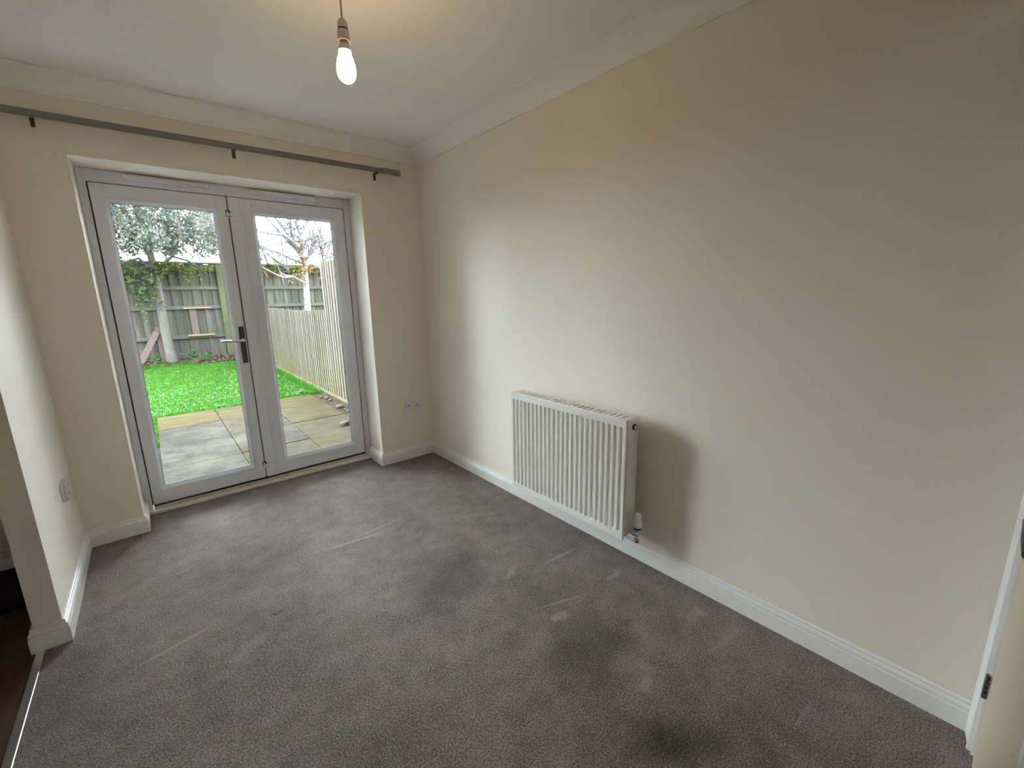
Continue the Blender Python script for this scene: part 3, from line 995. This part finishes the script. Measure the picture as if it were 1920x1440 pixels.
stone(646, 797, 0.046, 'large tan pebble lying alone on the paving near the pale fence')
stone(637, 764, 0.042, 'pale pebble at the foot of the pale fence next to smaller stones')
stone(649, 768, 0.022, 'small pebble at the foot of the pale fence')
stone(655, 771, 0.030, 'whitish pebble tucked against the frame side of the pale fence')
stone(613, 747, 0.030, 'dusty pebble where lawn corner meets the pale fence')
stone(604, 745, 0.024, 'brown pebble at the corner of patio and lawn')
stone(619, 751, 0.024, 'tiny pebble in the soil by the patio corner')
stone(564, 737, 0.034, 'white pebble on the grass at the patio edge')

# ---- boundary fence on the right: overlapping feather-edge boards
FR = empty('side_fence', (FX, 4.0, GZ), 'pale weathered feather edge fence stepping down along the lawn', 'fence')


def feather(name, z0, z1, pitch):
    # a board seen from -X: thick edge overlaps the thin edge of the next
    w_ = pitch * 1.18
    vs_ = []
    for z in (z0, z1):
        vs_ += [(0.0, 0, z), (0.014, 0, z), (0.022, w_, z), (0.017, w_, z)]
    fs = [(0, 1, 5, 4), (1, 2, 6, 5), (2, 3, 7, 6), (3, 0, 4, 7), (0, 3, 2, 1), (4, 5, 6, 7)]
    return MB().add(vs_, fs)


pit = 0.105
y = 0.42
k = 0
masters = {}
while y < 9.85:
    tall = y < 3.52
    tp = 1.83 if tall else 1.145 + 0.022 * math.sin(y * 0.9) - 0.010 * max(0, y - 6)
    key = 'tall' if tall else 'low'
    if key not in masters:
        ob = feather('board', GZ + 0.02, (1.83 if tall else 1.14), pit).build('board', 'pale_board', None, origin=(0, 0, 0))
        ob.parent = FR
        masters[key] = ob
    else:
        ob = masters[key].copy()
        COL.objects.link(ob)
    ob.location = Vector((FX + random.uniform(-0.002, 0.002), y, random.uniform(-0.006, 0.006) + (0 if tall else tp - 1.14))) - FR.location
    ob.rotation_euler = (random.uniform(-0.004, 0.004), 0, 0)
    y += pit
    k += 1
for z, ya, yb in ((0.1, 0.4, 9.95), (0.9, 0.4, 9.95), (1.6, 0.4, 3.6)):
    MB().box(FX + 0.023, FX + 0.065, ya, yb, z - 0.035, z + 0.035).build('rail', 'pale_board', FR)
for yy, zt in ((0.5, 1.80), (3.56, 1.86), (6.0, 1.1), (8.2, 1.1)):
    MB().box(FX + 0.024, FX + 0.10, yy - 0.04, yy + 0.04, GZ - 0.3, zt).build('post', 'pale_board', FR)
MB().box(FX - 0.002, FX + 0.022, 0.40, 9.95, GZ - 0.1, GZ + 0.03).build('gravel_board', 'pale_board', FR)

# ---- old fence at the end of the garden: rails and posts on our side
FB = empty('end_fence', (0, FY, GZ), 'tall dark weathered board fence with rails at the end of the garden', 'fence')
mst = None
odd = False
x = -5.0
while x < 5.2:
    if mst is None:
        vs_ = []
        for z in (GZ - 0.05, 2.19):
            vs_ += [(0, 0.0, z), (0, 0.016, z), (0.118, 0.026, z), (0.118, 0.020, z)]
        mst = MB().add(vs_, [(0, 1, 5, 4), (1, 2, 6, 5), (2, 3, 7, 6), (3, 0, 4, 7), (0, 3, 2, 1), (4, 5, 6, 7)]).build('board', 'old_board', None, origin=(0, 0, 0))
        mst.parent = FB
        ob = mst
    else:
        ob = mst.copy()
        COL.objects.link(ob)
    odd = not odd
    ob.location = Vector((x, FY + (0.014 if odd else -0.004) + random.uniform(-0.004, 0.004), random.uniform(-0.012, 0.012))) - FB.location
    ob.rotation_euler = (0, random.uniform(-0.002, 0.002), random.uniform(-0.03, 0.03))
    x += 0.102
for z in (2.06, 1.62, 1.15, 0.44):
    xs = [-5.0, -2.9, -0.20, 2.5, 5.2]
    for a, c in zip(xs[:-1], xs[1:]):
        MB().box(a + 0.01, c - 0.01, FY - 0.055, FY - 0.006, z - 0.045, z + 0.04, 0.004).build('rail', 'old_rail', FB)
for x in (-2.9, -0.20, 2.5):
    MB().box(x - 0.075, x + 0.075, FY - 0.15, FY - 0.002, GZ - 0.3, 2.17, 0.008).build('post', 'mossy_post', FB)
MB().box(-5.0, 5.2, FY - 0.02, FY + 0.045, 2.185, 2.235, 0.006).build('capping', 'old_rail', FB)

# things fixed to / leaning on the old fence
tag(MB().box(-1.05, -0.49, FY - 0.125, FY - 0.0551, 1.118, 1.152, 0.004).build('timber_batten', 'new_pine'),
    'pale new timber batten on the upper rail of the old fence', 'batten', 'new battens on the old fence')
tag(MB().box(-1.05, -0.49, FY - 0.125, FY - 0.0551, 0.452, 0.490, 0.004).build('timber_batten', 'new_pine'),
    'pale new timber batten on the lowest rail of the old fence', 'batten', 'new battens on the old fence')
tag(MB().box(-0.94, -0.80, FY - 0.050, FY - 0.0085, 0.4815, 1.1045, 0.004).build('repair_board', 'rusty_timber'),
    'reddish brown upright board nailed between the two new battens', 'board')
lp = MB()
a, c = Vector((-1.625, 9.861, 0.62)), Vector((-2.03, 9.72, -0.09))
dv = (c - a).normalized()
sd = dv.cross(Vector((0, 1, 0))).normalized() * 0.06
th = Vector((0, 0.018, 0))
lp.add([q + s_ + t_ for q in (a, c) for s_ in (sd, -sd) for t_ in (th, -th)],
       [(0, 1, 3, 2), (4, 6, 7, 5), (0, 4, 5, 1), (2, 3, 7, 6), (0, 2, 6, 4), (1, 5, 7, 3)])
tag(lp.build('leaning_plank', 'rusty_timber'), 'rusty brown plank leaning beside the birch trunk', 'plank')
tag(MB().box(-1.645, -1.565, 9.88, 9.96, GZ - 0.1, 0.72, 0.006).build('garden_stake', 'rusty_timber'),
    'short brown stake standing next to the leaning plank', 'stake')

# soil border with dead leaves
bm = bmesh.new()
nx, ny = 60, 8
gv = [[bm.verts.new((-5 + 10 * i / nx, 9.33 + (FY - 9.33) * j / ny,
                     GZ - 0.04 + 0.10 * math.sin(math.pi * min(1, j / ny * 0.75)) + random.uniform(-0.012, 0.012) - (0.03 if j == 0 else 0))) for i in range(nx + 1)] for j in range(ny + 1)]
for j in range(ny):
    for i in range(nx):
        bm.faces.new((gv[j][i], gv[j][i + 1], gv[j + 1][i + 1], gv[j + 1][i]))
bm.verts.index_update()
mb = MB().add([v.co for v in bm.verts], [[v.index for v in f_.verts] for f_ in bm.faces])
bm.free()
tag(mb.build('soil_border', 'soil', smooth=True), 'brown soil border between lawn and old fence', 'soil', kind='structure')
dl = MB()
n_ = 1700
lx = np.concatenate([rng.uniform(-3.5, FX - 0.08, n_), rng.uniform(-0.9, FX - 0.08, 700)])   # thicker near the mossy post
n_ += 700
ly_ = rng.uniform(9.40, 9.93, n_)
free = np.ones(n_, bool)
for ox, oy, rad in ((-1.45, 9.80, 0.19), (-1.605, 9.92, 0.10), (-2.03, 9.72, 0.09), (-1.9, 9.76, 0.07)):   # trunk, stake, plank foot
    free &= (lx - ox) ** 2 + (ly_ - oy) ** 2 > rad ** 2
free &= ~((np.abs(lx + 0.20) < 0.13) | (np.abs(lx + 2.9) < 0.13)) | (ly_ < 9.90)                            # fence posts
lx, ly_ = lx[free], ly_[free]
lz_ = GZ - 0.04 + 0.10 * np.sin(np.pi * np.minimum(1, (ly_ - 9.33) / (FY - 9.33) * 0.75)) + rng.uniform(0.010, 0.035, len(lx))
leaf_cloud(dl, np.stack([lx, ly_, lz_], 1), 0.09, True)
tag(dl.build('leaf_litter', 'dead_leaf', fix=False), 'brown dead leaves heaped along the foot of the old fence', 'leaves', kind='stuff')
tag(MB().tube([(-1.30, 9.62, 0.10), (-1.18, 9.60, 0.04), (-1.02, 9.585, -0.094), (-0.85, 9.585, -0.100), (-0.6, 9.62, -0.102)],
              [0.02, 0.024, 0.026, 0.02, 0.012], 8).build('fallen_branch', 'stick_bark', smooth=True),
    'dark curved branch lying on the soil by the old fence', 'branch')


def weed(x, y, h, n, label, mat='weed_leaf'):
    t = empty('weed_plant', (x, y, GZ), label, 'plant', 'weeds along the old fence')
    st, lf_ = MB(), MB()
    for i in range(n):
        a = rng.uniform(0, 6.28)
        r_ = rng.uniform(0.02, 0.16)
        tip = (x + r_ * math.cos(a), y + r_ * math.sin(a) * 0.5, GZ + h * rng.uniform(0.6, 1.0))
        st.tube([(x + 0.02 * math.cos(a), y, GZ - 0.02), ((x + tip[0]) / 2, (y + tip[1]) / 2, GZ + h * 0.5), tip], [0.004, 0.003, 0.002], 5)
        leaf_cloud(lf_, [(x + (tip[0] - x) * q + np.clip(rng.normal(0, 0.02), -0.03, 0.03), y + (tip[1] - y) * q, GZ + (tip[2] - GZ) * q) for q in np.linspace(0.25, 1, 7)], 0.085)
    st.build('stems', 'twig_bark', t)
    o = lf_.build('foliage', mat, t, fix=False)
    o['kind'] = 'stuff'


weed(-0.80, 9.43, 0.26, 9, 'bluish green weed growing below the new battens')
weed(-1.02, 9.78, 0.40, 8, 'taller dark green weed growing beside the fallen branch')
weed(-1.75, 9.54, 0.30, 10, 'leafy green weed at the foot of the leaning plank')
weed(-2.15, 9.40, 0.16, 10, 'low bright weed clump at the lawn corner by the leaning plank', 'green_leaf')

# ---- weeping birch in our garden
T1 = empty('weeping_tree', (-1.48, 9.80, GZ), 'leafy weeping tree hanging over the old dark fence', 'tree')
tr_ = MB().tube([(-1.44, 9.80, GZ - 0.05), (-1.46, 9.80, 0.15), (-1.475, 9.80, 0.7), (-1.47, 9.80, 1.3), (-1.46, 9.79, 1.9), (-1.50, 9.78, 2.6),
                 (-1.6, 9.75, 3.4), (-1.55, 9.7, 4.3), (-1.3, 9.6, 5.2)], [0.135, 0.105, 0.092, 0.086, 0.075, 0.066, 0.056, 0.042, 0.015], 10)
tr_.build('trunk', 'brown_bark', T1, smooth=True)
limbs = [[(-1.50, 9.78, 2.5), (-1.85, 9.2, 3.3), (-1.75, 8.8, 3.85), (-1.2, 8.6, 4.3)],
         [(-1.60, 9.75, 3.3), (-1.0, 9.5, 3.9), (-0.5, 9.3, 4.2), (-0.15, 9.1, 4.1)],
         [(-1.58, 9.72, 3.7), (-2.2, 9.4, 4.3), (-2.9, 9.2, 4.4), (-3.5, 9.1, 4.1)],
         [(-1.55, 9.7, 4.2), (-1.0, 9.0, 4.7), (-0.5, 8.5, 4.7), (-0.1, 8.2, 4.4)],
         [(-1.52, 9.78, 2.7), (-2.3, 9.3, 3.0), (-2.5, 9.1, 3.4), (-3.1, 8.9, 3.8)],
         [(-1.6, 9.75, 3.4), (-1.3, 10.1, 3.9), (-0.7, 10.4, 4.2), (-0.2, 10.5, 4.0)],
         [(-1.46, 9.79, 1.95), (-1.7, 9.66, 2.25), (-2.0, 9.6, 2.15), (-2.2, 9.58, 1.8)],
         [(-1.46, 9.79, 2.0), (-1.1, 9.72, 2.32), (-0.8, 9.7, 2.22), (-0.5, 9.68, 1.95)]]
for L in limbs:
    MB().tube(L, [0.045, 0.034, 0.024, 0.010], 7).build('limb', 'brown_bark', T1, smooth=True)
tw, cl = MB(), MB()
pts = []
for i in range(500):
    x0, y0, z0 = rng.uniform(-3.7, -0.12), rng.uniform(8.3, 10.7), rng.uniform(2.6, 4.5)
    if x0 > -0.9 and z0 < 2.8:
        z0 += 0.15
    ln = rng.uniform(0.35, 1.1)
    ln = max(0.12, min(ln, z0 - 2.27 - 0.14 * abs(math.sin(x0 * 5))))
    sw = rng.normal(0, 0.12, 2)
    P = [(x0, y0, z0), (x0 + sw[0] * 0.6, y0 + sw[1] * 0.6, z0 - ln * 0.45), (x0 + sw[0], y0 + sw[1], z0 - ln)]
    tw.tube(P, [0.006, 0.005, 0.003], 4, cap=False)
    for q in rng.uniform(0, 1, 44):
        pts.append((x0 + sw[0] * q + rng.normal(0, 0.07), y0 + sw[1] * q + rng.normal(0, 0.07), z0 - ln * q + rng.normal(0, 0.03)))
tw.build('twigs', 'twig_bark', T1, fix=False)['kind'] = 'stuff'
leaf_cloud(cl, pts, 0.082)
cl.build('crown_foliage', 'crown_leaf', T1, fix=False)['kind'] = 'stuff'
# low leafy sprays in front of the fence
gl_, yl_ = MB(), MB()


def spray(mb, cx, cy, cz, rx, ry, rz, n, size):
    n = int(n * 0.72)
    p = rng.normal(0, 0.45, (n, 3)) * np.array([rx, ry, rz]) + np.array([cx, cy, cz])
    below = p[:, 2] < 2.27
    p[below, 1] = np.minimum(p[below, 1], FY - 0.10 - rng.uniform(0, 0.05, below.sum()))
    leaf_cloud(mb, p, size)


for a in [(-1.95, 9.65, 1.95, 0.30, 0.2, 0.30, 300, 0.095), (-1.65, 9.62, 1.85, 0.30, 0.2, 0.32, 280, 0.095), (-1.78, 9.6, 1.45, 0.20, 0.15, 0.30, 170, 0.09),
          (-2.05, 9.65, 1.62, 0.12, 0.1, 0.25, 90, 0.09), (-1.52, 9.6, 1.55, 0.10, 0.1, 0.30, 80, 0.08), (-1.78, 9.6, 1.02, 0.08, 0.1, 0.16, 40, 0.08),
          (-1.35, 9.66, 1.95, 0.2, 0.15, 0.18, 110, 0.09), (-2.3, 9.65, 1.9, 0.3, 0.2, 0.35, 120, 0.09), (-1.45, 9.60, 1.28, 0.06, 0.06, 0.18, 30, 0.075)]:
    spray(gl_, *a)
for a in [(-1.1, 9.66, 2.08, 0.32, 0.15, 0.13, 200, 0.085), (-0.75, 9.66, 2.02, 0.25, 0.15, 0.12, 130, 0.08), (-0.85, 9.66, 1.82, 0.16, 0.12, 0.10, 50, 0.075),
          (-0.45, 9.68, 2.06, 0.2, 0.12, 0.08, 70, 0.075), (-1.4, 9.6, 2.1, 0.15, 0.1, 0.12, 60, 0.085)]:
    spray(yl_, *a)
gl_.build('low_foliage', 'green_leaf', T1, fix=False)['kind'] = 'stuff'
yl_.build('yellowing_foliage', 'lime_leaf', T1, fix=False)['kind'] = 'stuff'

# ---- white birch beyond the low fence
BY = 8.8
T2 = empty('white_birch', (1.44, BY, GZ), 'white barked birch with thin bare branches behind the low fence', 'tree')


def bp2(u, v, dy=0.0):
    return pix(u, v, 1, BY + dy)


tk = [Vector((1.46, BY, GZ - 0.05))] + [bp2(*q) for q in ((577, 585), (575, 550), (573, 520), (571, 495))]
MB().tube(tk, [0.115, 0.082, 0.075, 0.066, 0.055], 12).build('trunk', 'birch_bark', T2, smooth=True)
MB().tube([bp2(571, 497), bp2(568, 478), bp2(566, 462), bp2(561, 442, 0.1), bp2(552, 415, 0.2), bp2(549, 385, 0.3), bp2(546, 340, 0.4)],
          [0.055, 0.04, 0.034, 0.026, 0.018, 0.013, 0.006], 8).build('leader', 'birch_bark', T2, smooth=True)
MB().tube([bp2(574, 531), bp2(566, 528, -0.2), bp2(549, 518, -0.5), bp2(535, 520, -0.7), bp2(520, 516, -0.9), bp2(505, 508, -1.0), bp2(490, 500, -1.1)],
          [0.030, 0.028, 0.024, 0.022, 0.018, 0.013, 0.008], 7).build('branch', 'birch_bark', T2, smooth=True)
MB().tube([bp2(549, 518, -0.5), bp2(538, 517, -0.55), bp2(530, 514, -0.6), bp2(525, 509, -0.65)], [0.02, 0.017, 0.014, 0.007], 6).build('branch', 'birch_bark', T2, smooth=True)
br = [[(570, 492), (556, 470), (543, 455), (522, 433), (505, 414), (488, 396)], [(566, 475), (548, 452), (530, 440), (505, 438), (481, 432)],
      [(571, 490), (580, 478), (585, 460), (596, 440), (605, 425), (620, 408)], [(566, 462), (574, 452), (590, 443), (612, 442)],
      [(580, 478), (590, 465), (605, 455), (622, 452)], [(566, 460), (560, 438), (556, 418), (562, 395)], [(541, 505), (520, 490), (500, 475), (485, 463)],
      [(503, 495), (495, 478), (484, 450)], [(570, 495), (545, 485), (520, 472), (495, 466)], [(605, 500), (612, 480), (620, 455)],
      [(556, 470), (540, 440), (520, 412), (500, 392)], [(596, 440), (604, 470), (606, 490)], [(548, 452), (545, 430), (546, 405)],
      [(585, 460), (586, 440), (592, 415), (600, 395)], [(561, 445), (570, 430), (576, 410), (590, 385)], [(612, 505), (618, 488), (628, 470)]]
tl = []
for i, B in enumerate(br):
    dy = [-0.15 * j * math.sin(i * 1.7) for j in range(len(B))]
    pp = [bp2(u, v, d) for (u, v), d in zip(B, dy)]
    rr = [0.046 - 0.024 * j / (len(pp) - 1) for j in range(len(pp))] if i < 6 else [0.032 - 0.014 * j / (len(pp) - 1) for j in range(len(pp))]
    MB().tube(pp, rr, 5).build('branch', 'twig_bark', T2, smooth=True)
    tl.append(pp)
tws, al = MB(), MB()
for pp in tl:
    for k in range(11):
        i = rng.integers(0, len(pp) - 1)
        q = rng.uniform()
        s0 = pp[i].lerp(pp[i + 1], q)
        d = Vector((rng.normal(0, 0.35), rng.normal(0, 0.25), rng.normal(0.12, 0.28)))
        tws.tube([s0, s0 + d * 0.6 + Vector((0, 0, 0.03)), s0 + d], [0.016, 0.014, 0.010], 4, cap=False)
        if rng.uniform() < 0.5:
            leaf_cloud(al, [s0 + d * t + Vector(rng.normal(0, 0.03, 3)) for t in (0.5, 0.8, 1.0)], 0.07)
tws.build('twigs', 'twig_bark', T2, fix=False)['kind'] = 'stuff'
for u, v, r_, n in ((566, 465, 0.12, 40), (567, 487, 0.12, 50), (571, 503, 0.15, 60), (548, 408, 0.14, 50), (568, 520, 0.2, 45), (520, 482, 0.14, 25), (552, 520, 0.10, 20)):
    c = bp2(u, v, -0.1)
    leaf_cloud(al, rng.normal(0, 0.55, (n, 3)) * r_ + np.array(c), 0.075)
al.build('autumn_foliage', 'autumn_leaf', T2, fix=False)['kind'] = 'stuff'
# climber along the top of the old fence behind the birch
iv, io = MB(), MB()
IV = empty('fence_climber', (1.2, FY - 0.1, GZ), 'yellow green climber spilling over the old fence near the birch', 'climber')
MB().tube([(0.55, FY - 0.07, GZ), (0.6, FY - 0.07, 1.0), (0.75, FY - 0.07, 1.9), (1.4, FY - 0.068, 2.12), (2.3, FY - 0.068, 2.15)], 0.012, 6).build('stem', 'stick_bark', IV, smooth=True)
for a in [(0.55, FY - 0.05, 2.17, 0.35, 0.12, 0.09, 160, 0.085), (1.1, FY - 0.05, 2.17, 0.35, 0.12, 0.10, 170, 0.085), (1.6, FY - 0.06, 2.14, 0.3, 0.12, 0.12, 130, 0.085)]:
    spray(iv, *a)
for a in [(2.0, FY - 0.08, 2.13, 0.30, 0.14, 0.15, 230, 0.09), (0.85, FY - 0.1, 1.98, 0.14, 0.08, 0.09, 40, 0.09), (1.18, FY - 0.1, 1.98, 0.14, 0.08, 0.09, 35, 0.09)]:
    spray(io, *a)
iv.build('green_foliage', 'lime_leaf', IV, fix=False)['kind'] = 'stuff'
io.build('orange_foliage', 'autumn_leaf', IV, fix=False)['kind'] = 'stuff'
